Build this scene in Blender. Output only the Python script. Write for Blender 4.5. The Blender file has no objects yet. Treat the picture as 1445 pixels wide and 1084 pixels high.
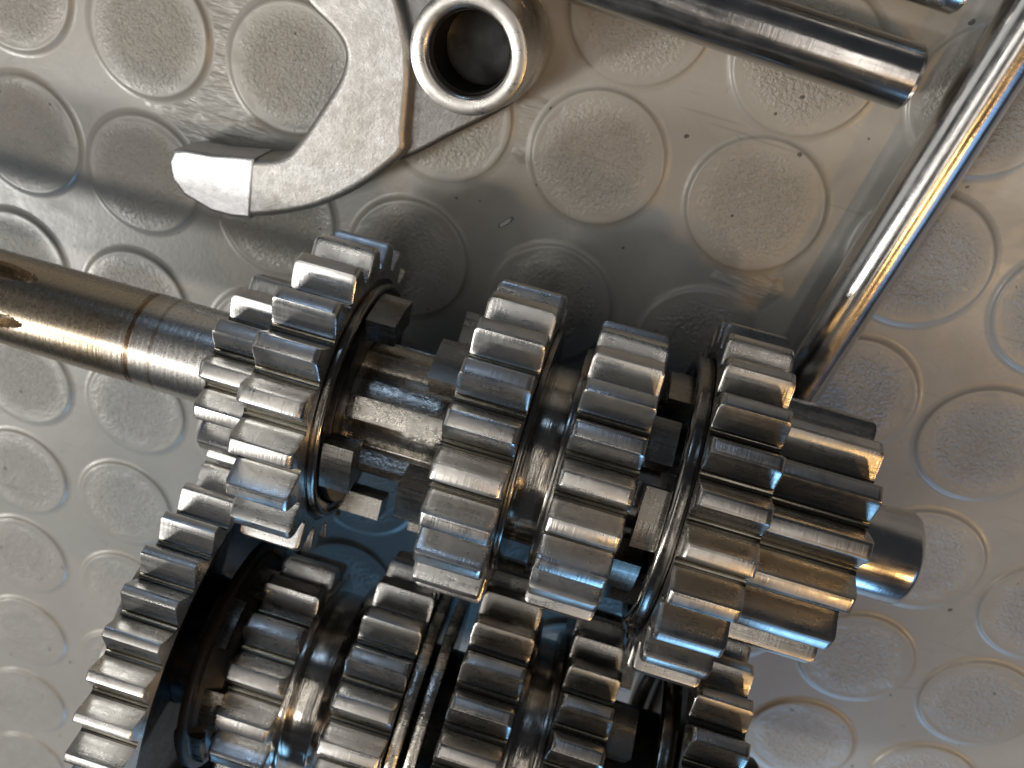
import bpy, bmesh, math, random
from mathutils import Vector, Matrix, noise
random.seed(7)
K = 0.01            # model is drawn in millimetres; 1 Blender unit = 100 mm
sc = bpy.context.scene
COL = sc.collection
R = math.radians
PI = math.pi

# ------------------------------------------------------------------ camera
cam_d = bpy.data.cameras.new("camera")
cam = bpy.data.objects.new("camera", cam_d)
COL.objects.link(cam)
sc.camera = cam
cam_d.sensor_width = 36
cam_d.lens = 1279.3525 / 1445 * 36
cam_d.clip_start = 0.02
cam_d.clip_end = 200
rot = Matrix(((0.947613, -0.313193, 0.062765), (0.244987, 0.838711, 0.486359), (-0.204966, -0.445503, 0.871502)))
m4 = rot.to_4x4()
m4.translation = Vector((8.1188, 41.7832, 158.153)) * K
cam.matrix_world = m4
cam_d.dof.use_dof = True
cam_d.dof.focus_distance = 1.28
cam_d.dof.aperture_fstop = 2.9

# ------------------------------------------------------------------ world and lamps
w = bpy.data.worlds.new("World")
sc.world = w
w.use_nodes = True
bg = w.node_tree.nodes["Background"]
bg.inputs[0].default_value = (0.50, 0.54, 0.62, 1)
bg.inputs[1].default_value = 0.07
sc.view_settings.view_transform = 'Standard'
sc.view_settings.look = 'None'
sc.view_settings.exposure = -0.18
sc.cycles.use_denoising = True


def lamp(name, loc, target, sx, sy, col, power, spin=0):
    d = bpy.data.lights.new(name, 'AREA')
    d.shape = 'RECTANGLE'
    d.size, d.size_y = sx, sy
    d.color = col
    d.energy = power
    o = bpy.data.objects.new(name, d)
    COL.objects.link(o)
    v = Vector(loc) - Vector(target)
    o.matrix_world = Matrix.Translation(loc) @ v.to_track_quat('Z', 'Y').to_matrix().to_4x4() @ Matrix.Rotation(spin, 4, 'Z')
    return o


lamp("ceiling_panel", (-4.7, -2.3, 9.0), (-4.7, -2.3, 0), 3.4, 0.9, (1.0, 0.97, 0.92), 260)
lamp("ceiling_tube", (-3.2, 2.0, 9.0), (-3.2, 2.0, 0), 0.42, 8.0, (1.0, 0.96, 0.90), 85)
lamp("ceiling_tube", (-1.9, 2.0, 9.0), (-1.9, 2.0, 0), 0.22, 8.0, (1.0, 0.96, 0.90), 48)
lamp("ceiling_panel", (1.9, 1.2, 9.0), (1.9, 1.2, 0), 0.7, 6.5, (1.0, 0.92, 0.84), 62)
lamp("work_lamp", (-6.5, -4.5, 6.0), (-0.3, -0.4, 0), 0.8, 0.8, (1.0, 0.97, 0.91), 380)
lamp("orange_lamp", (5.6, -1.6, 5.2), (0.4, 0.0, 0), 0.30, 0.30, (1.0, 0.54, 0.16), 82)
lamp("orange_lamp", (4.2, -1.8, 9.0), (0.4, 0.0, 0), 0.4, 0.4, (1.0, 0.60, 0.22), 100)
lamp("window_light", (3.2, -9.0, 3.7), (0, -0.5, 0), 4.6, 2.8, (0.25, 0.58, 1.0), 330)
lamp("side_window", (9.6, -2.2, 5.2), (0.4, 0, 0), 2.4, 4.0, (0.22, 0.52, 1.0), 55)
lamp("far_window", (-3.5, 10.0, 4.2), (0, 0, 0), 2.6, 1.0, (0.50, 0.70, 1.0), 55)
lamp("pale_wall", (-10.0, 2.0, 4.5), (0, 0, 1), 7.0, 5.0, (1.0, 0.98, 0.94), 95)  # added area lamp, dim fill in place of light off an unseen wall

# ------------------------------------------------------------------ material helpers


class NT:
    def __init__(self, name):
        self.m = bpy.data.materials.new(name)
        self.m.use_nodes = True
        self.t = self.m.node_tree
        self.b = self.t.nodes["Principled BSDF"]

    def n(self, kind, **kw):
        x = self.t.nodes.new(kind)
        for k, v in kw.items():
            if k.startswith('i_'):
                x.inputs[k[2:].replace('_', ' ')].default_value = v
            else:
                setattr(x, k, v)
        return x

    def l(self, a, b):
        self.t.links.new(a, b)

    def coord(self, scale=(1, 1, 1), rnd=True):
        tc = self.n('ShaderNodeTexCoord')
        mp = self.n('ShaderNodeMapping')
        mp.inputs['Scale'].default_value = scale
        self.l(tc.outputs['Object'], mp.inputs['Vector'])
        if rnd:
            oi = self.n('ShaderNodeObjectInfo')
            mu = self.n('ShaderNodeMath', operation='MULTIPLY')
            mu.inputs[1].default_value = 37.0
            self.l(oi.outputs['Random'], mu.inputs[0])
            self.l(mu.outputs[0], mp.inputs['Location'])
        return mp.outputs['Vector']

    def noise(self, vec, scale, detail=4, rough=0.55, dist=0):
        x = self.n('ShaderNodeTexNoise')
        x.inputs['Scale'].default_value = scale
        x.inputs['Detail'].default_value = detail
        x.inputs['Roughness'].default_value = rough
        x.inputs['Distortion'].default_value = dist
        self.l(vec, x.inputs['Vector'])
        return x.outputs['Fac']

    def ramp(self, fac, stops):
        x = self.n('ShaderNodeValToRGB')
        e = x.color_ramp.elements
        while len(e) < len(stops):
            e.new(0.5)
        for q, (p, c) in zip(e, stops):
            q.position = p
            q.color = c if len(c) == 4 else (*c, 1)
        self.l(fac, x.inputs['Fac'])
        return x.outputs['Color']

    def mapr(self, fac, a, b, c, d):
        x = self.n('ShaderNodeMapRange')
        for i, v in zip((1, 2, 3, 4), (a, b, c, d)):
            x.inputs[i].default_value = v
        self.l(fac, x.inputs[0])
        return x.outputs[0]

    def mix(self, fac, a, b, mode='MIX'):
        x = self.n('ShaderNodeMix', data_type='RGBA', blend_type=mode)
        if hasattr(fac, 'links'):
            self.l(fac, x.inputs[0])
        else:
            x.inputs[0].default_value = fac
        for s, v in ((6, a), (7, b)):
            if hasattr(v, 'links'):
                self.l(v, x.inputs[s])
            else:
                x.inputs[s].default_value = (*v, 1) if len(v) == 3 else v
        return x.outputs[2]

    def math(self, op, a, b=None):
        x = self.n('ShaderNodeMath', operation=op)
        for i, v in enumerate((a, b)):
            if v is None:
                continue
            if hasattr(v, 'links'):
                self.l(v, x.inputs[i])
            else:
                x.inputs[i].default_value = v
        return x.outputs[0]

    def bump(self, h, strength, dist, prev=None):
        x = self.n('ShaderNodeBump')
        x.inputs['Strength'].default_value = strength
        x.inputs['Distance'].default_value = dist
        self.l(h, x.inputs['Height'])
        if prev is not None:
            self.l(prev, x.inputs['Normal'])
        return x.outputs['Normal']


def steel(name, base, rough, stain=(0.20, 0.165, 0.12), amount=0.35, hatch=0.5, streak=0.35, tint=0.12, pit=0):
    """machined, oily steel: hatch = lines across the x axis, streak = lines along it"""
    t = NT(name)
    b = t.b
    b.inputs['Metallic'].default_value = 1
    v = t.coord()
    big = t.noise(v, 7, 5, 0.6, 0.6)
    mid = t.noise(v, 26, 6, 0.65, 0.4)
    vs = t.coord((4, 60, 60))
    vh = t.coord((150, 6, 6))
    st = t.noise(vs, 2.2, 4, 0.6)
    ha = t.noise(vh, 2.0, 3, 0.6)
    c = t.mix(t.mapr(big, 0.35, 0.7, 0, 1), base, [x * (1 - tint) for x in base])
    c = t.mix(t.mapr(mid, 0.52, 0.70, 0, amount), c, stain)
    c = t.mix(t.mapr(st, 0.3, 0.7, 0.0, 0.22), c, [x * 0.6 for x in base])
    spots = t.noise(v, 90, 3, 0.7)
    c = t.mix(t.mapr(spots, 0.70, 0.76, 0, 0.35), c, (0.06, 0.045, 0.03))
    t.l(c, b.inputs['Base Color'])
    r = t.math('ADD', t.mapr(mid, 0.3, 0.75, rough * 0.75, rough * 1.3), t.mapr(st, 0.3, 0.7, -0.05, 0.07))
    t.l(r, b.inputs['Roughness'])
    n1 = t.bump(ha, hatch, 0.0006)
    n2 = t.bump(st, streak, 0.0010, n1)
    n3 = t.bump(mid, 0.12, 0.0012, n2)
    t.l(n3, b.inputs['Normal'])
    b.inputs['Coat Weight'].default_value = 0.25
    if pit:
        t.l(t.bump(t.noise(v, 95, 3, 0.6), pit, 0.004, n3), b.inputs['Normal'])
    b.inputs['Coat Roughness'].default_value = 0.05
    b.inputs['Coat IOR'].default_value = 1.45
    return t.m


M = {}
M['tooth'] = steel('gear_tooth_steel', (0.62, 0.615, 0.60), 0.29, amount=0.18)
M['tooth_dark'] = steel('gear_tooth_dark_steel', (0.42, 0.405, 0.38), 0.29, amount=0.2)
M['tip'] = steel('ground_tooth_tip_steel', (0.64, 0.62, 0.59), 0.36, amount=0.25, hatch=1.0, streak=0.1)
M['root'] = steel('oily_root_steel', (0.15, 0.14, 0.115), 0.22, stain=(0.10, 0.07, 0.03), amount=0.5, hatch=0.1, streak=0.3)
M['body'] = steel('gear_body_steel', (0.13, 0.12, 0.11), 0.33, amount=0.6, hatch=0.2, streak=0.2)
M['hub'] = steel('polished_hub_steel', (0.50, 0.47, 0.42), 0.16, stain=(0.24, 0.15, 0.08), amount=0.5, hatch=0.9, streak=0.1)
M['ring'] = steel('ring_steel', (0.25, 0.235, 0.215), 0.2, amount=0.4, hatch=0.2, streak=0.2)
M['dog'] = steel('dog_steel', (0.27, 0.255, 0.23), 0.28, amount=0.3, hatch=0.5, streak=0.2)
M['spline'] = steel('spline_steel', (0.52, 0.49, 0.44), 0.26, amount=0.4, hatch=0.3, streak=0.3, pit=0.25)
M['rod'] = steel('ground_rod_steel', (0.62, 0.61, 0.595), 0.20, amount=0.08, hatch=0.18, streak=0.15)
M['bushing'] = steel('bushing_steel', (0.52, 0.50, 0.47), 0.32, amount=0.2, hatch=0.15, streak=0.1)
M['bore'] = steel('oily_bore_steel', (0.035, 0.033, 0.034), 0.45, amount=0.4, hatch=0.2, streak=0.2)  # near-black base: shade of recesses and gaps put into the colour


def shade_black():  # plain black that paints in the shade of unlit hollows
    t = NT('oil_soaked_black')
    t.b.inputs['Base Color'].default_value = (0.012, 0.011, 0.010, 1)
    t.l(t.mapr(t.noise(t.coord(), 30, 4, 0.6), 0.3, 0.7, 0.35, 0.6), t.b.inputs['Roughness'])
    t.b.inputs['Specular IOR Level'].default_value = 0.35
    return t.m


M['oil'] = shade_black()


def rust_steel():
    """long plain end of the input shaft: golden brown oil varnish away from the gears"""
    t = NT('varnished_shaft_steel')
    b = t.b
    b.inputs['Metallic'].default_value = 1
    tc = t.n('ShaderNodeTexCoord')
    sp = t.n('ShaderNodeSeparateXYZ')
    t.l(tc.outputs['Object'], sp.inputs[0])
    v = t.coord(rnd=False)
    big = t.noise(t.coord((1, 2.2, 2.2), False), 4, 3, 0.5, 0.3)
    fine = t.noise(v, 170, 3, 0.6)
    ln = t.noise(t.coord((130, 3, 3), False), 1.5, 3, 0.6)
    pos = t.math('ADD', sp.outputs['X'], t.mapr(big, 0.2, 0.8, -0.07, 0.07))
    band = t.mapr(pos, -0.66, -0.58, 1, 0)            # varnish only left of the ring line
    mot = t.mapr(big, 0.2, 0.8, 0.7, 1)
    var = t.math('MULTIPLY', band, mot)
    c = t.mix(var, (0.62, 0.60, 0.57), (0.40, 0.32, 0.22))
    c = t.mix(t.mapr(fine, 0.5, 0.8, 0, 0.22), c, (0.16, 0.11, 0.07))
    x = sp.outputs['X']
    l1 = t.math('COMPARE', x, -0.640)
    l1.node.inputs[2].default_value = 0.0045
    l2 = t.math('COMPARE', x, -0.598)
    l2.node.inputs[2].default_value = 0.003
    c = t.mix(t.math('MULTIPLY', l1, 0.85), c, (0.20, 0.10, 0.03))
    c = t.mix(t.math('MULTIPLY', l2, 0.5), c, (0.24, 0.14, 0.05))
    t.l(c, b.inputs['Base Color'])
    t.l(t.mapr(fine, 0.3, 0.7, 0.23, 0.31), b.inputs['Roughness'])
    n1 = t.bump(ln, 0.6, 0.0006)
    n2 = t.bump(fine, 0.15, 0.0006, n1)
    t.l(n2, b.inputs['Normal'])
    b.inputs['Coat Weight'].default_value = 0.3
    b.inputs['Coat Roughness'].default_value = 0.15
    return t.m


M['shaft'] = rust_steel()


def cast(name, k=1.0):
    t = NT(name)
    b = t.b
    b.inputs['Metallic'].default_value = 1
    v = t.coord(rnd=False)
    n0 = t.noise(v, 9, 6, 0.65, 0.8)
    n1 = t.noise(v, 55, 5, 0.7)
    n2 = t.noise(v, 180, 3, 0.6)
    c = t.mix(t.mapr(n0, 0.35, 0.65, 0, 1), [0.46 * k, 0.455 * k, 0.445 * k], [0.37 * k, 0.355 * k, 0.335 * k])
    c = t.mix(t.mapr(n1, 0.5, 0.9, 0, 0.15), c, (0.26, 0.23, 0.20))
    t.l(c, b.inputs['Base Color'])
    t.l(t.mapr(n1, 0.3, 0.7, 0.40, 0.55), b.inputs['Roughness'])
    q = t.bump(n2, 0.3, 0.002)
    q = t.bump(n1, 0.12, 0.002, q)
    q = t.bump(n0, 0.15, 0.008, q)
    t.l(q, b.inputs['Normal'])
    return t.m


M['cast'] = cast('cast_aluminium')
M['cast_oily'] = cast('oily_cast_aluminium', 0.5)  # same casting at half brightness: the web's shade put into its colour


def pad():
    t = NT('machined_aluminium')
    b = t.b
    b.inputs['Metallic'].default_value = 1
    v = t.coord(rnd=False)
    n1 = t.noise(v, 70, 4, 0.7)
    t.l(t.mix(t.mapr(n1, 0.5, 0.75, 0, 0.3), (0.52, 0.52, 0.53), (0.38, 0.37, 0.37)), b.inputs['Base Color'])
    t.l(t.mapr(n1, 0.3, 0.7, 0.34, 0.46), b.inputs['Roughness'])
    t.l(t.bump(n1, 0.2, 0.002), b.inputs['Normal'])
    return t.m


M['pad'] = pad()


def rubber(name, disc):
    t = NT(name)
    b = t.b
    v = t.coord(rnd=False)
    geo = t.n('ShaderNodeNewGeometry')
    wp = geo.outputs['Position']
    n0 = t.noise(wp, 3.2, 5, 0.6, 0.5)
    n1 = t.noise(wp, 14, 6, 0.65, 0.6)
    n2 = t.noise(wp, 120, 3, 0.6)
    base = (0.385, 0.376, 0.347) if not disc else (0.378, 0.368, 0.336)
    c = t.mix(t.mapr(n0, 0.3, 0.7, 0, 1), base, [x * 0.84 for x in base])
    c = t.mix(t.mapr(n1, 0.5, 0.75, 0, 0.35), c, (0.26, 0.245, 0.215))
    # specks of dirt
    wob_ = t.mix(0.012, wp, t.noise(wp, 60, 2, 0.6), 'ADD')
    sp = None
    for scl, rad in ((2.9, 0.012), (6.1, 0.012)):
        vo = t.n('ShaderNodeTexVoronoi', voronoi_dimensions='2D')
        vo.inputs['Scale'].default_value = scl
        t.l(wob_, vo.inputs['Vector'])
        sepc = t.n('ShaderNodeSeparateColor')
        t.l(vo.outputs['Color'], sepc.inputs[0])
        size = t.math('MULTIPLY', sepc.outputs[0], rad * scl / 2.9)
        q_ = t.math('LESS_THAN', vo.outputs['Distance'], size)
        sp = q_ if sp is None else t.math('MAXIMUM', sp, q_)
    c = t.mix(t.math('MULTIPLY', sp, 0.85), c, (0.035, 0.028, 0.022))
    # scratches: thin lines of a strongly stretched noise
    for k, (ang, thr) in enumerate(((0.5, 0.70), (-0.9, 0.71), (1.35, 0.72))):
        mp = t.n('ShaderNodeMapping')
        mp.inputs['Rotation'].default_value = (0, 0, ang)
        mp.inputs['Location'].default_value = (k * 3.1, k, 0)
        mp.inputs['Scale'].default_value = (1.4, 46, 1)
        t.l(wp, mp.inputs['Vector'])
        s = t.noise(mp.outputs[0], 1.5, 2, 0.5)
        c = t.mix(t.mapr(s, thr, thr + 0.03, 0, 0.25), c, (0.17, 0.155, 0.135))
    t.l(c, b.inputs['Base Color'])
    b.inputs['Specular IOR Level'].default_value = 0.6
    t.l(t.mapr(n1, 0.3, 0.7, 0.25, 0.40), b.inputs['Roughness'])
    if disc:
        tc = t.n('ShaderNodeTexCoord')
        ln = t.n('ShaderNodeVectorMath', operation='LENGTH')
        t.l(tc.outputs['Object'], ln.inputs[0])
        wob = t.math('ADD', ln.outputs['Value'], t.mapr(n1, 0.2, 0.8, -0.012, 0.012))
        mask = t.mapr(wob, 0.070, 0.106, 1, 0)
        g = t.noise(wp, 150, 2, 0.6, 0.1)
        g2 = t.noise(wp, 150, 2, 0.5)
        c = t.mix(t.math('MULTIPLY', t.mapr(g, 0.58, 0.36, 0, 0.16), mask), c, (0.27, 0.25, 0.215))
        t.l(c, b.inputs['Base Color'])
        h = t.math('MULTIPLY', t.math('ADD', g, t.math('MULTIPLY', g2, 0.35)), mask)
        q = t.bump(h, 0.85, 0.0055)
        q = t.bump(n2, 0.12, 0.002, q)
    else:
        q = t.bump(n2, 0.15, 0.002)
        q = t.bump(n1, 0.1, 0.004, q)
        # the hatched, rough patch some parts of the sheet have
        mp = t.n('ShaderNodeMapping')
        mp.inputs['Rotation'].default_value = (0, 0, -0.7)
        mp.inputs['Scale'].default_value = (14, 70, 1)
        t.l(wp, mp.inputs['Vector'])
        hh = t.noise(mp.outputs[0], 1.0, 2, 0.5)
        pm = None
        wz = t.mix(0.10, wp, t.noise(wp, 9, 3, 0.6), 'ADD')
        for cx, cy, rr in ((-0.72, -0.05, 0.17), (-0.68, 0.12, 0.14), (-0.13, 0.03, 0.07), (0.32, -0.12, 0.06)):
            ds = t.n('ShaderNodeVectorMath', operation='DISTANCE')
            t.l(wz, ds.inputs[0])
            ds.inputs[1].default_value = (cx + 0.05, cy + 0.05, 0.05)
            one = t.mapr(ds.outputs['Value'], rr * 0.7, rr, 1, 0)
            pm = one if pm is None else t.math('MAXIMUM', pm, one)
        q = t.bump(t.math('MULTIPLY', hh, pm), 0.9, 0.008, q)
    t.l(q, b.inputs['Normal'])
    return t.m


M['mat'] = rubber('grey_rubber', False)
M['disc'] = rubber('grey_rubber_disc', True)

# ------------------------------------------------------------------ mesh helpers


def mesh_obj(name, bm, mat, parent=None, ang=32, loc=None, rotx=None, mat2=None):
    me = bpy.data.meshes.new(name)
    bmesh.ops.recalc_face_normals(bm, faces=bm.faces[:])
    bm.to_mesh(me)
    bm.free()
    me.materials.append(mat)
    for q in (mat2 or ()):
        me.materials.append(q)
    me.shade_smooth()
    me.set_sharp_from_angle(angle=R(ang))
    o = bpy.data.objects.new(name, me)
    COL.objects.link(o)
    o.parent = parent
    if loc is not None:
        o.location = loc
    if rotx is not None:
        o.rotation_euler.x = rotx
    return o


def thing(name, label, cat, loc=(0, 0, 0), rot_=(0, 0, 0), group=None):
    o = bpy.data.objects.new(name, None)
    o.empty_display_size = 0.05
    COL.objects.link(o)
    o.location = Vector(loc) * K
    o.rotation_euler = rot_
    o['label'] = label
    o['category'] = cat
    if group:
        o['group'] = group
    return o


def dup(o, parent, rotx):
    c = o.copy()
    COL.objects.link(c)
    c.parent = parent
    c.rotation_euler.x = rotx
    return c


def ring_loft(bm, rings, cap=True, closed=False):
    """rings: lists of points, same length; skins them"""
    vs = [[bm.verts.new(Vector(p) * K) for p in r] for r in rings]
    n = len(vs[0])
    m = len(vs)
    for i in range(m if closed else m - 1):
        a, b = vs[i], vs[(i + 1) % m]
        for j in range(n):
            bm.faces.new((a[j], a[(j + 1) % n], b[(j + 1) % n], b[j]))
    if cap and not closed:
        bm.faces.new(vs[0][::-1])
        bm.faces.new(vs[-1])
    return vs


def lathe(bm, prof, seg=96, closed=True):
    """prof: (x, r) pairs turned round the x axis; closed: profile is a loop (ring body)"""
    rings = [[(x, r * math.cos(2 * PI * k / seg), r * math.sin(2 * PI * k / seg)) for k in range(seg)] for x, r in prof]
    ring_loft(bm, rings, cap=not closed, closed=closed)


def rounded(prof, rad=0.35):
    """chamfer corners of an (x, r) loop with a small 2-point round"""
    out = []
    n = len(prof)
    for i in range(n):
        p, q, s = Vector(prof[i - 1]), Vector(prof[i]), Vector(prof[(i + 1) % n])
        a, b = (p - q), (s - q)
        d = min(rad, a.length * 0.45, b.length * 0.45)
        a.normalize()
        b.normalize()
        k = 0.29
        out += [tuple(q + a * d), tuple(q + (a + b) * d * k), tuple(q + b * d)]
    return out


def surf_turn(bm, xs, rfun, seg=180):
    rings = [[(x, rfun(x, 2 * PI * k / seg) * math.cos(2 * PI * k / seg), rfun(x, 2 * PI * k / seg) * math.sin(2 * PI * k / seg)) for k in range(seg)] for x in xs]
    ring_loft(bm, rings, cap=True)


def tooth_mesh(Rt, N, wid, depth, tipw, chamf, chL, chR, base):
    """one tooth of a spur gear from gap middle to gap middle, pointing to +z, running from x=0 to x=wid"""
    a = PI / N
    Rr = Rt - depth
    # half profile: (radius, half angle) from tip centre to root middle
    half = []
    tr = 0.12
    half.append((Rt, 0.0))
    half.append((Rt, a * (tipw - tr)))
    half.append((Rt - 0.10, a * (tipw - 0.02)))
    half.append((Rt - 0.34, a * (tipw + 0.025)))
    for k in range(1, 7):
        f = k / 7
        half.append((Rt - 0.34 - (depth - 0.90) * f, a * (tipw + 0.03 + (0.73 - tipw) * (f ** 1.05))))
    half.append((Rr + 0.38, a * 0.80))
    half.append((Rr + 0.16, a * 0.86))
    half.append((Rr + 0.04, a * 0.93))
    half.append((Rr, a * 1.0))
    pts = [(r, -t) for r, t in half[::-1]] + half[1:]
    bm = bmesh.new()
    c = chamf
    xs = []
    for end, ch in ((0, chL), (1, chR)):
        ss = []
        if ch:
            for u in (0.0, 0.12, 0.3, 0.6, 1.0):
                drop = c * (1 - math.sqrt(max(0, 1 - (1 - u) ** 2)))
                ss.append((u * c, drop))
        else:
            ss = [(0.0, 0.15), (0.15, 0.0)]
        if end:
            ss = [(wid - x, d) for x, d in ss][::-1]
        xs += ss
    rings = []
    for x, drop in xs:
        ring = []
        for r, t in pts:
            rr = min(r, Rt - drop)
            tt = t
            k = max(0, (r - Rr) / depth)
            if drop > 0 and abs(t) > 1e-6 and k > 0.05:
                ins = 0.18 * drop / Rt
                tt = math.copysign(max(abs(t) - ins, 0), t)
            ring.append((x, rr * math.sin(tt), rr * math.cos(tt)))
        ring.append((x, base * math.sin(a), base * math.cos(a)))
        ring.append((x, -base * math.sin(a), base * math.cos(a)))
        rings.append(ring)
    ring_loft(bm, rings)
    for f in bm.faces:
        if all(math.hypot(v.co.y, v.co.z) / K > Rt - 0.02 and abs(math.atan2(v.co.y, v.co.z)) < a * tipw for v in f.verts):
            f.material_index = 1
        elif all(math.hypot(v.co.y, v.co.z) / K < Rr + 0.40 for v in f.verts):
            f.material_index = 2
    return bm


def dog_mesh(r0, r1, halfang, x0, x1, bev=0.35):
    """a driving dog: block between two radii, pointing to +z"""
    bm = bmesh.new()
    rings = []
    for x in (x0, x1):
        top = [(x, r1 * math.sin(t), r1 * math.cos(t)) for t in [halfang * (k / 3 - 1) for k in range(7)]]
        bot = [(x, r0 * math.sin(t), r0 * math.cos(t)) for t in [halfang * 1.05 * (1 - k / 2) for k in range(5)]]
        rings.append(top + bot)
    ring_loft(bm, rings)
    sharp = [e for e in bm.edges if len(e.link_faces) == 2 and e.calc_face_angle(0) > R(40)]
    bmesh.ops.bevel(bm, geom=sharp, offset=bev * K, segments=2, affect='EDGES', profile=0.6)
    return bm


def frame_rot(th, tilt):
    return (0, -tilt, th)


def gear(shaft, label, Rt, N, s0, s1, phi, depth=0, tipw=0.30, chL=True, chR=True, chamf=0.9, bore=10.5,
         mat='tooth', body='body', recess=(0.0, 0.0), hub=None, dogs=(), extra=()):
    """gear = body ring (part) carrying teeth and dogs (sub-parts); phi = angle of one tooth's middle"""
    wid = s1 - s0
    depth = depth or 2.25 * 2 * Rt / (N + 2) * 0.86
    Rr = Rt - depth
    prof = [(0.12, bore), (0.12, Rr - 0.25), (wid - 0.12, Rr - 0.25), (wid - 0.12, bore)]
    if recess[1]:
        prof = [(0.12, bore), (0.12, Rr - 0.25), (wid - 0.12, Rr - 0.25), (wid - 0.12, Rr - 2.2), (wid - 0.12 - recess[1], Rr - 2.8), (wid - 0.12 - recess[1], bore)]
    if recess[0]:
        q = [(0.12 + recess[0], bore), (0.12 + recess[0], Rr - 2.8), (0.12, Rr - 2.2), (0.12, Rr - 0.25)]
        prof = q + prof[2:]
    bm = bmesh.new()
    lathe(bm, rounded(prof, 0.15), 120)
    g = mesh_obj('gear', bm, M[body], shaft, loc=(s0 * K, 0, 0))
    if label:
        g['label'] = label
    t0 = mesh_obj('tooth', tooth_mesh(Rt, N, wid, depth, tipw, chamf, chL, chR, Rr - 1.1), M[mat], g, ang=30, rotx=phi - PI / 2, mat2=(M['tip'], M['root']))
    for k in range(1, N):
        dup(t0, g, phi - PI / 2 + k * 2 * PI / N)
    for nm, prof_, mk in extra:
        b2 = bmesh.new()
        lathe(b2, rounded([(x - s0, r) for x, r in prof_], 0.3), 120)
        mesh_obj(nm, b2, M[mk], g)
    for (r0, r1, ha, x0, x1, ph, n) in dogs:
        d0 = mesh_obj('drive_dog', dog_mesh(r0, r1, ha, x0 - s0, x1 - s0, 0.45), M['dog'], g, rotx=ph - PI / 2)
        for k in range(1, n):
            dup(d0, g, ph - PI / 2 + k * 2 * PI / n)
    return g


def phase(phi0, pitch_fit, N, Rt_tip=0.30, kmid=2):
    """middle of a tooth whose upper corner was seen at phi0 + kmid * fitted pitch"""
    return phi0 + kmid * pitch_fit + Rt_tip * PI / N


# ------------------------------------------------------------------ rubber mat
MAT_Z = 0.0
bm = bmesh.new()
bmesh.ops.create_grid(bm, x_segments=8, y_segments=8, size=6.0)
mat_o = mesh_obj('rubber_mat', bm, M['mat'], None)
mat_o.location = (0, -1.5, -0.0065)
mat_o['kind'] = 'structure'
mat_o['label'] = 'worn grey rubber mat with raised round discs under all the parts'

bm = bmesh.new()
prof = [(-0.67, 13.2), (-0.63, 12.6), (-0.54, 12.15), (-0.38, 11.85), (-0.14, 11.66), (-0.04, 11.48), (0.0, 11.2), (-0.02, 10.8), (-0.07, 10.0), (-0.15, 8.8), (-0.24, 7), (-0.30, 4), (-0.32, 1.5)]
vs = []
seg = 72
for x, r in prof:
    vs.append([bm.verts.new((r * math.cos(2 * PI * k / seg) * K, r * math.sin(2 * PI * k / seg) * K, x * K)) for k in range(seg)])
for a_, b_ in zip(vs, vs[1:]):
    for k in range(seg):
        bm.faces.new((a_[k], a_[(k + 1) % seg], b_[(k + 1) % seg], b_[k]))
bm.faces.new(vs[-1])
off = {(-4, 1): (2.4, 0.2), (-3, 1): (-0.4, 0), (-2, 1): (-0.3, 0.1), (-1, 1): (-1.3, 0.3), (0, 0): (0, 1.4), (1, 0): (0.4, 1.7), (-1, 0): (0.3, 0.7), (-2, 0): (-1.2, 0.5), (-3, 0): (-0.8, -0.8), (2, 0): (1.8, 1.1), (0, -1): (-0.1, -1.7), (1, -1): (-0.4, -1.9), (0, 1): (-0.7, 0.4), (1, 1): (0.4, 1.3), (2, 1): (1.7, 1.5), (3, 1): (-0.3, 0.3), (3, 2): (1.0, 0.5), (3, 3): (0.2, 0), (3, 4): (-0.9, 0.4), (4, 3): (-0.6, -1.2), (4, 2): (-0.9, -2.4), (-3, 2): (-0.8, -0.6), (-3, 3): (0.6, 0.9), (-3, 4): (-0.8, 0.3), (-4, 2): (-0.3, -0.6), (-4, 3): (0.8, -1.4), (-4, 4): (-0.1, -1.0)}
disc0 = None
for i in range(-7, 9):
    for j in range(-3, 10):
        ox, oy = off.get((i, j), (0, 0))
        p = Vector((i * 28 + ox, -j * 28 + oy, 0)) * K
        if disc0 is None:
            disc0 = mesh_obj('raised_disc', bm, M['disc'], mat_o, ang=60)
            o = disc0
        else:
            o = disc0.copy()
            COL.objects.link(o)
            o.parent = mat_o
        o.location = p - mat_o.location
        o.rotation_euler.z = random.random() * 6.28

# ------------------------------------------------------------------ shaft 1 (upper, lies across the picture)
TH1, TI1 = 0.04821, 0.00107
S1 = thing('gear_shaft', 'gear shaft with long plain brown-stained end, lying across the middle of the grey mat', 'gear shaft',
           (0, -41.18, 29.57), frame_rot(TH1, TI1), 'gearbox shafts lying side by side on the mat')


def r1(x, p):
    d = math.degrees(p) % 360
    if x < -83:
        # keyed end: six grooves with pointed run-out
        q = ((d - 25 + 30) % 60) - 30
        wdt = 13 * min(1.0, max(0.0, (-83 - x) / 6.0)) ** 0.7
        if abs(q) < wdt:
            return 8.2 - 2.4 * min(1, (wdt - abs(q)) / 1.2)
        return 8.2
    if x < -64.6:
        return 8.2
    if x < -63.9:
        return 8.08
    if x < -38:
        return 8.3
    if x < -24.5:
        return 10.8
    if x < -4:
        q = ((d - 3 + 30) % 60) - 30
        e = abs(q)
        return 11.6 if e < 9.6 else (11.6 - 3.3 * (e - 9.6) / 1.5 if e < 11.1 else 8.3)
    if x < 41:
        return 10.2
    return 10.2


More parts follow.
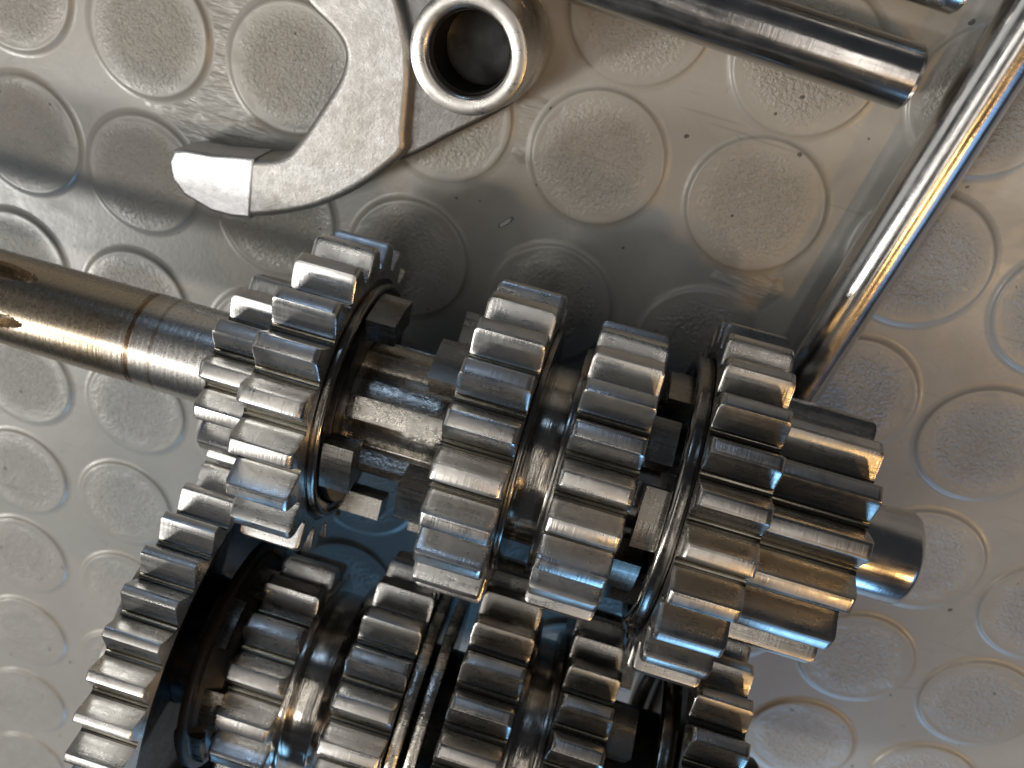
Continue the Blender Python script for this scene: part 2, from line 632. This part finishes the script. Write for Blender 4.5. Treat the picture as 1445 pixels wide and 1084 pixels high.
xs = [-175, -140, -120, -110] + [-105 + 0.6 * k for k in range(38)] + [-82, -70, -64.7, -64.6, -63.95, -63.9, -55, -45, -38.05, -38, -24.55, -24.5, -20, -15, -10, -4.05, -4, 20, 40.95]
bm = bmesh.new()
surf_turn(bm, xs, r1, 180)
mesh_obj('long_shaft_end', bm, M['shaft'], S1)
bm = bmesh.new()
surf_turn(bm, [-24.4, -24.0, -18, -12, -6, -3], lambda x, p: r1(-10, p) + 0.03, 240)
mesh_obj('splined_section', bm, M['spline'], S1)
bm = bmesh.new()
lathe(bm, [(12, 10.35), (42, 10.35), (42, 7.7), (57.2, 7.7), (57.3, 7.5), (57.7, 7.5), (57.8, 7.7), (67.4, 7.7), (68.2, 7.3), (68.5, 6.9), (68.5, 2.0), (66, 1.6)], 96, closed=False)
mesh_obj('short_shaft_end', bm, M['rod'], S1)

D5 = 2 * PI / 5
gear(S1, 'small pinion with coarse teeth at the left of its shaft', 16.6, 14, -47.4, -36.6, phase(-0.2644, 0.4393, 14), bore=8.0, tipw=0.33)
gear(S1, 'large gear with bright teeth and a dark recessed right face', 27.1, 21, -36.4, -26.3, phase(-0.3957, 0.296, 21), tipw=0.29, recess=(0, 1.4), bore=11.9,
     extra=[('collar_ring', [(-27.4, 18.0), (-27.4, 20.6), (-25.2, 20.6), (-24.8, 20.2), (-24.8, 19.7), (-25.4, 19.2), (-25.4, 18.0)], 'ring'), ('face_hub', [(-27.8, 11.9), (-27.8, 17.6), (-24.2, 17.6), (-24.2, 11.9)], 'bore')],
     dogs=[(15.6, 19.8, R(13), -24.4, -19.6, R(6), 1), (15.6, 19.8, R(12), -24.4, -19.6, R(92), 1), (15.6, 19.2, R(8), -24.4, -17.2, R(164), 1), (15.6, 19.8, R(12), -24.4, -19.6, R(250), 1)])
gear(S1, 'left gear of the sliding pair, oily with wide teeth', 26.7, 21, -6.8, 4.1, phase(-0.2305, 0.2798, 21, 0.3, 3), tipw=0.32, recess=(0.6, 0), bore=11.8,
     dogs=[(14.0, 19.8, R(11), -12.0, -6.2, R(28), 5)],
     extra=[('fork_flange', [(4.0, 11.9), (4.0, 20.6), (5.2, 20.6), (5.2, 11.9)], 'ring'),
            ('fork_groove', [(5.0, 11.9), (5.0, 15.3), (9.8, 15.3), (9.8, 11.9)], 'hub')])
gear(S1, 'right gear of the sliding pair, slightly smaller', 24.4, 21, 10.9, 22.0, phase(-0.1313, 0.294, 21, 0.3, 2), tipw=0.33, bore=11.8, recess=(0, 0.6),
     dogs=[(14.0, 19.0, R(11), 21.6, 26.4, R(108), 5)],
     extra=[('fork_flange', [(9.7, 11.9), (9.7, 19.2), (11.1, 19.2), (11.1, 11.9)], 'ring')])
gear(S1, 'largest gear of its shaft, resting on the mat', 29.5, 25, 29.6, 39.9, phase(-0.042, 0.2462, 25), bore=10.4, recess=(1.0, 0),
     dogs=[(14.5, 19.6, R(14), 23.6, 29.8, R(72), 5)],
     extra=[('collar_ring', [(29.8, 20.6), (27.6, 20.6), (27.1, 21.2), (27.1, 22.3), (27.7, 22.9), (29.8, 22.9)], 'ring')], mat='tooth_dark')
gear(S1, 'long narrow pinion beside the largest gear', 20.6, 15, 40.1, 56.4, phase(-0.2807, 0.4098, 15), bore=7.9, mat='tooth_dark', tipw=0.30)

# ------------------------------------------------------------------ shaft 2 (lower, cut by the bottom of the picture)
TH2, TI2 = 0.02849, -0.01629
S2 = thing('gear_shaft', 'gear shaft carrying the biggest gear with narrow teeth, below the other shaft', 'gear shaft',
           (0, -96.12, 40.56), frame_rot(TH2, TI2), 'gearbox shafts lying side by side on the mat')
bm = bmesh.new()
lathe(bm, [(-54.5, 3), (-54.5, 11.4), (-54, 12), (44, 12), (44, 9.5), (62, 9.5), (62.6, 9), (62.6, 3)], 96, closed=False)
mesh_obj('shaft_core', bm, M['bore'], S2)  # dark colour paints the shade between the gears
gear(S2, 'biggest gear with many narrow teeth at the left', 40.4, 39, -45.9, -36.9, phase(-0.0369, 0.1603, 39, 0.24), tipw=0.24, bore=12.1, chL=False, chR=False, body='bore', recess=(0, 6.5),
     extra=[('hub_disc', [(-53.4, 12.2), (-53.4, 20.0), (-46.0, 20.0), (-46.0, 12.2)], 'bushing'),
            ('collar_ring', [(-37.2, 19.0), (-35.6, 19.0), (-35.2, 20.0), (-35.6, 21.6), (-37.2, 21.6)], 'oil'), ('face_hub', [(-37.1, 12.2), (-37.1, 20.5), (-31.9, 18.5), (-31.9, 12.2)], 'oil')],  # ring and hub coloured black to paint the shaded gap beside this gear
     dogs=[(15.0, 20.5, R(12), -38, -33.0, R(30), 5)])
gear(S2, 'small coarse gear left of the bright fork groove', 21.2, 15, -31.7, -21.5, phase(-0.3849, 0.391, 15, 0.3, 2), bore=12.1,
     dogs=[(14.0, 19.5, R(11), -35.5, -31.0, R(74), 5)],
     extra=[('fork_flange', [(-21.6, 12.2), (-21.6, 18.4), (-20.2, 18.4), (-20.2, 12.2)], 'hub'),
            ('fork_groove', [(-20.4, 12.2), (-20.4, 16.2), (-15.0, 16.2), (-15.0, 12.2)], 'hub')])
gear(S2, 'gear right of the bright fork groove with pitted tooth tips', 26.9, 22, -12.4, -1.9, phase(-0.0961, 0.2888, 22), bore=12.1,
     extra=[('fork_flange', [(-15.2, 12.2), (-15.2, 18.6), (-12.6, 20.2), (-12.2, 20.2), (-12.2, 12.2)], 'hub')])
for x0, x1, rr, mk in ((-1.6, 0.4, 23.0, 'spline'), (1.4, 3.4, 21.6, 'spline')):
    bm = bmesh.new()
    lathe(bm, rounded([(x0, 12.1), (x0, rr), (x1, rr), (x1, 12.1)], 0.4), 96)
    mesh_obj('thrust_washer', bm, M[mk], S2)
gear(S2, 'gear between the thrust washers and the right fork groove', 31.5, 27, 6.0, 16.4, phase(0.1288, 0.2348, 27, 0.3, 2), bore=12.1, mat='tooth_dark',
     extra=[('fork_flange', [(16.2, 12.2), (16.2, 22.5), (17.8, 22.5), (17.8, 12.2)], 'ring'),
            ('fork_groove', [(17.6, 12.2), (17.6, 19.0), (22.0, 19.0), (22.0, 12.2)], 'hub')])
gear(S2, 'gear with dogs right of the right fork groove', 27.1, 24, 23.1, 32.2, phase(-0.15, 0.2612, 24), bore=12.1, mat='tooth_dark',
     extra=[('fork_flange', [(21.6, 12.2), (21.6, 21.0), (23.3, 21.0), (23.3, 12.2)], 'ring')],
     dogs=[(14.5, 20.5, R(12), 31.8, 37.0, R(22), 5)])
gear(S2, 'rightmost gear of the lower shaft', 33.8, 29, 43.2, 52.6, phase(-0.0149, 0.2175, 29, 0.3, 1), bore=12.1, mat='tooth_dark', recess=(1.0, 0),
     extra=[('collar_ring', [(43.4, 21.0), (40.6, 21.0), (40.2, 22.4), (40.6, 24.0), (43.4, 24.0)], 'ring')])

# ------------------------------------------------------------------ two steel rods
bm = bmesh.new()
lathe(bm, [(-20, 2), (-20, 4.3), (-19.2, 4.9), (0, 4.9), (42.2, 4.9), (42.8, 4.4), (42.8, 1.2)], 72, closed=False)
rod1 = mesh_obj('steel_rod', bm, M['rod'], None)
rod1.location = Vector((0, 29.6, 4.9)) * K
rod1.rotation_euler = (0, 0, R(-1.3))
rod1['label'] = 'polished steel rod ending near the top right corner, lying left of the diagonal rod'
rod1['category'] = 'rod'
rod1['group'] = 'loose steel rods on the mat'
bm = bmesh.new()
lathe(bm, [(-50, 1.2), (-50, 4.0), (-49.4, 4.6), (80, 4.6), (80.6, 4.0), (80.6, 1.2)], 72, closed=False)
rod2 = mesh_obj('steel_rod', bm, M['rod'], None)
rod2.location = Vector((51.0, 12.0, 4.6)) * K
rod2.rotation_euler = (0, 0, math.atan2(32.6 - 0.7, 58 - 54.3))
rod2['label'] = 'long steel rod running diagonally from the top right corner to under the gears'
rod2['category'] = 'rod'
rod2['group'] = 'loose steel rods on the mat'

bm = bmesh.new()  # third rod added only to carry the blue glint at the upper edge
lathe(bm, [(-30, 2), (-30, 4.3), (-29.2, 4.9), (0, 4.9), (43.2, 4.9), (43.9, 4.4), (43.9, 1.2)], 72, closed=False)
glint_rod = mesh_obj('steel_rod', bm, M['rod'], None)
glint_rod.location = Vector((0.3, 44.3, 4.9)) * K
glint_rod.rotation_euler = (0, 0, R(-1.6))
glint_rod['label'] = 'steel rod mostly cut off by the upper picture edge, only its blue-lit end showing'
glint_rod['category'] = 'rod'
glint_rod['group'] = 'loose steel rods on the mat'

# ------------------------------------------------------------------ shift fork
F = thing('shift_fork', 'cast aluminium C-shaped shift fork with a bright machined tip and a steel bushing, upper left', 'shift fork', (-23.2, 14.8, 0))
FO = Vector((-23.2, 14.8, 0))


def prism(name, pts, z0, z1, mat, bev, parent=F, steps=5):
    """outline raised from z0 to z1 with a quarter-round top edge of radius bev"""
    n = len(pts)
    P = [Vector(p) for p in pts]
    area = sum(P[k].x * P[(k + 1) % n].y - P[(k + 1) % n].x * P[k].y for k in range(n))
    sg = 1 if area > 0 else -1
    nor = []
    for k in range(n):
        e1 = (P[k] - P[k - 1]).normalized()
        e2 = (P[(k + 1) % n] - P[k]).normalized()
        m = Vector((-(e1.y + e2.y), e1.x + e2.x)) * sg
        m.normalize()
        c = max(0.6, m.dot(Vector((-e2.y, e2.x)) * sg))
        nor.append(m / c)
    rings = [[(p.x - FO.x, p.y - FO.y, z0) for p in P]]
    for q in range(steps + 1):
        t = q / steps * PI / 2
        ins, z = bev * (1 - math.cos(t)), z1 - bev + bev * math.sin(t)
        rings.append([(p.x + m.x * ins - FO.x, p.y + m.y * ins - FO.y, z) for p, m in zip(P, nor)])
    for ex in (0.06, 0.5):
        rings.append([(p.x + m.x * (bev + ex) - FO.x, p.y + m.y * (bev + ex) - FO.y, z1) for p, m in zip(P, nor)])
    bm = bmesh.new()
    ring_loft(bm, rings)
    return mesh_obj(name, bm, mat, parent, ang=50)


def smooth_poly(pts, per=4):
    """Catmull-Rom through a closed outline"""
    n = len(pts)
    out = []
    for i in range(n):
        p0, p1, p2, p3 = (Vector(pts[(i + k) % n]) for k in (-1, 0, 1, 2))
        for s in range(per):
            t = s / per
            out.append(tuple(0.5 * ((2 * p1) + (p2 - p0) * t + (2 * p0 - 5 * p1 + 4 * p2 - p3) * t * t + (3 * p1 - p0 - 3 * p2 + p3) * t ** 3)))
    return out


inner = [(-72.0, 31.0), (-64.0, 26.0), (-53.4, 15.2), (-51.1, 13.2), (-46.6, 10.7), (-44.6, 8.1), (-44.8, 3.9), (-47.0, -1.6), (-50.0, -8.1), (-52.8, -12.2), (-57.6, -14.2)]
outer = [(-57.1, -25.2), (-51.4, -22.9), (-45.0, -19.3), (-39.0, -14.4), (-34.1, -8.9), (-31.4, -4.7), (-31.8, -1.6), (-32.3, 3), (-33.2, 9.5), (-35.4, 15.7), (-39.0, 21.5), (-46, 28), (-56, 35), (-66, 40)]
tip_in = [(-57.6, -14.2), (-65.9, -16.0), (-71.1, -16.7), (-73.0, -17.5), (-73.6, -19.6), (-72.9, -22.8), (-70.5, -25.0), (-65.0, -26.4), (-61, -26.2), (-57.2, -25.3)]
prism('fork_arm', smooth_poly(inner[:-1] + tip_in + outer[1:], 4), 2.6, 9.4, M['cast'], 1.3)
padp = [(-57.7, -13.95), (-65.9, -15.8), (-71.1, -16.5), (-73.2, -17.3), (-73.9, -19.6), (-73.1, -22.9), (-70.6, -25.2), (-65.0, -26.6), (-61, -26.4), (-57.2, -25.5)]
prism('machined_tip', padp, 2.5, 9.55, M['pad'], 0.7)
web = [(-42, 24), (-41, 12), (-38, 0), (-36, -7), (-33.6, -7.6), (-31.6, -6.6), (-28, -3.6), (-24.6, -0.4), (-18, 5.4), (-15, 9), (-14.5, 14), (-17, 20), (-22, 24), (-30, 26)]
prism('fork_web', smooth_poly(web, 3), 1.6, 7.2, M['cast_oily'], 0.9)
bm = bmesh.new()
BR, BI = 9.3, 6.1
prof = [(0.2, BI), (0.2, BR - 0.2), (0.5, BR + 0.5), (9.5, BR + 0.5), (10.3, BR + 0.1), (10.5, BR), (17.3, BR), (17.85, BR - 0.2), (18.0, BR - 0.6), (18.0, BI + 0.9), (17.8, BI + 0.45), (17.2, BI + 0.1), (16.0, BI)]
seg = 96
rings = [[(r * math.cos(2 * PI * k / seg), r * math.sin(2 * PI * k / seg), z) for k in range(seg)] for z, r in prof]
ring_loft(bm, rings, closed=True)
bush = mesh_obj('bushing', bm, M['bushing'], F, ang=40)
bush.location = Vector((-22.4, 15.4, 0)) * K - F.location
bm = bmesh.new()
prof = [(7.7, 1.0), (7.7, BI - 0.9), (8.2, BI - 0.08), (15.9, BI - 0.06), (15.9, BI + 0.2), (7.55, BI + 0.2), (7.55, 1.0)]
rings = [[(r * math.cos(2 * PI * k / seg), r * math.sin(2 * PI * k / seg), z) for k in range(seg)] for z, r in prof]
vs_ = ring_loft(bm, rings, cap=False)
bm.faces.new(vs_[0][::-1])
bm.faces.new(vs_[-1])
bore_o = mesh_obj('dark_bore', bm, M['oil'], F, ang=40)  # black liner and floor added to paint the shade inside the hole
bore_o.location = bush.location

# ------------------------------------------------------------------ small flake on the mat
bm = bmesh.new()
pts = [(-1.7, -0.5), (-0.9, 0.1), (0.4, 0.55), (1.5, 0.9), (1.8, 0.3), (0.9, -0.2), (-0.4, -0.55), (-1.3, -0.9)]
va = [bm.verts.new((x * K, y * K, 0)) for x, y in pts]
vb = [bm.verts.new((x * 0.7 * K, y * 0.7 * K, (0.35 + 0.1 * math.sin(i * 2)) * K)) for i, (x, y) in enumerate(pts)]
for k in range(8):
    bm.faces.new((va[k], va[(k + 1) % 8], vb[(k + 1) % 8], vb[k]))
bm.faces.new(vb)
fl = mesh_obj('metal_chip', bm, M['pad'], None)
fl.location = Vector((-12.9, -14.8, -0.62)) * K
fl.rotation_euler.z = R(28)
fl['label'] = 'tiny pale metal chip lying on the mat above the middle gear'
fl['category'] = 'chip'
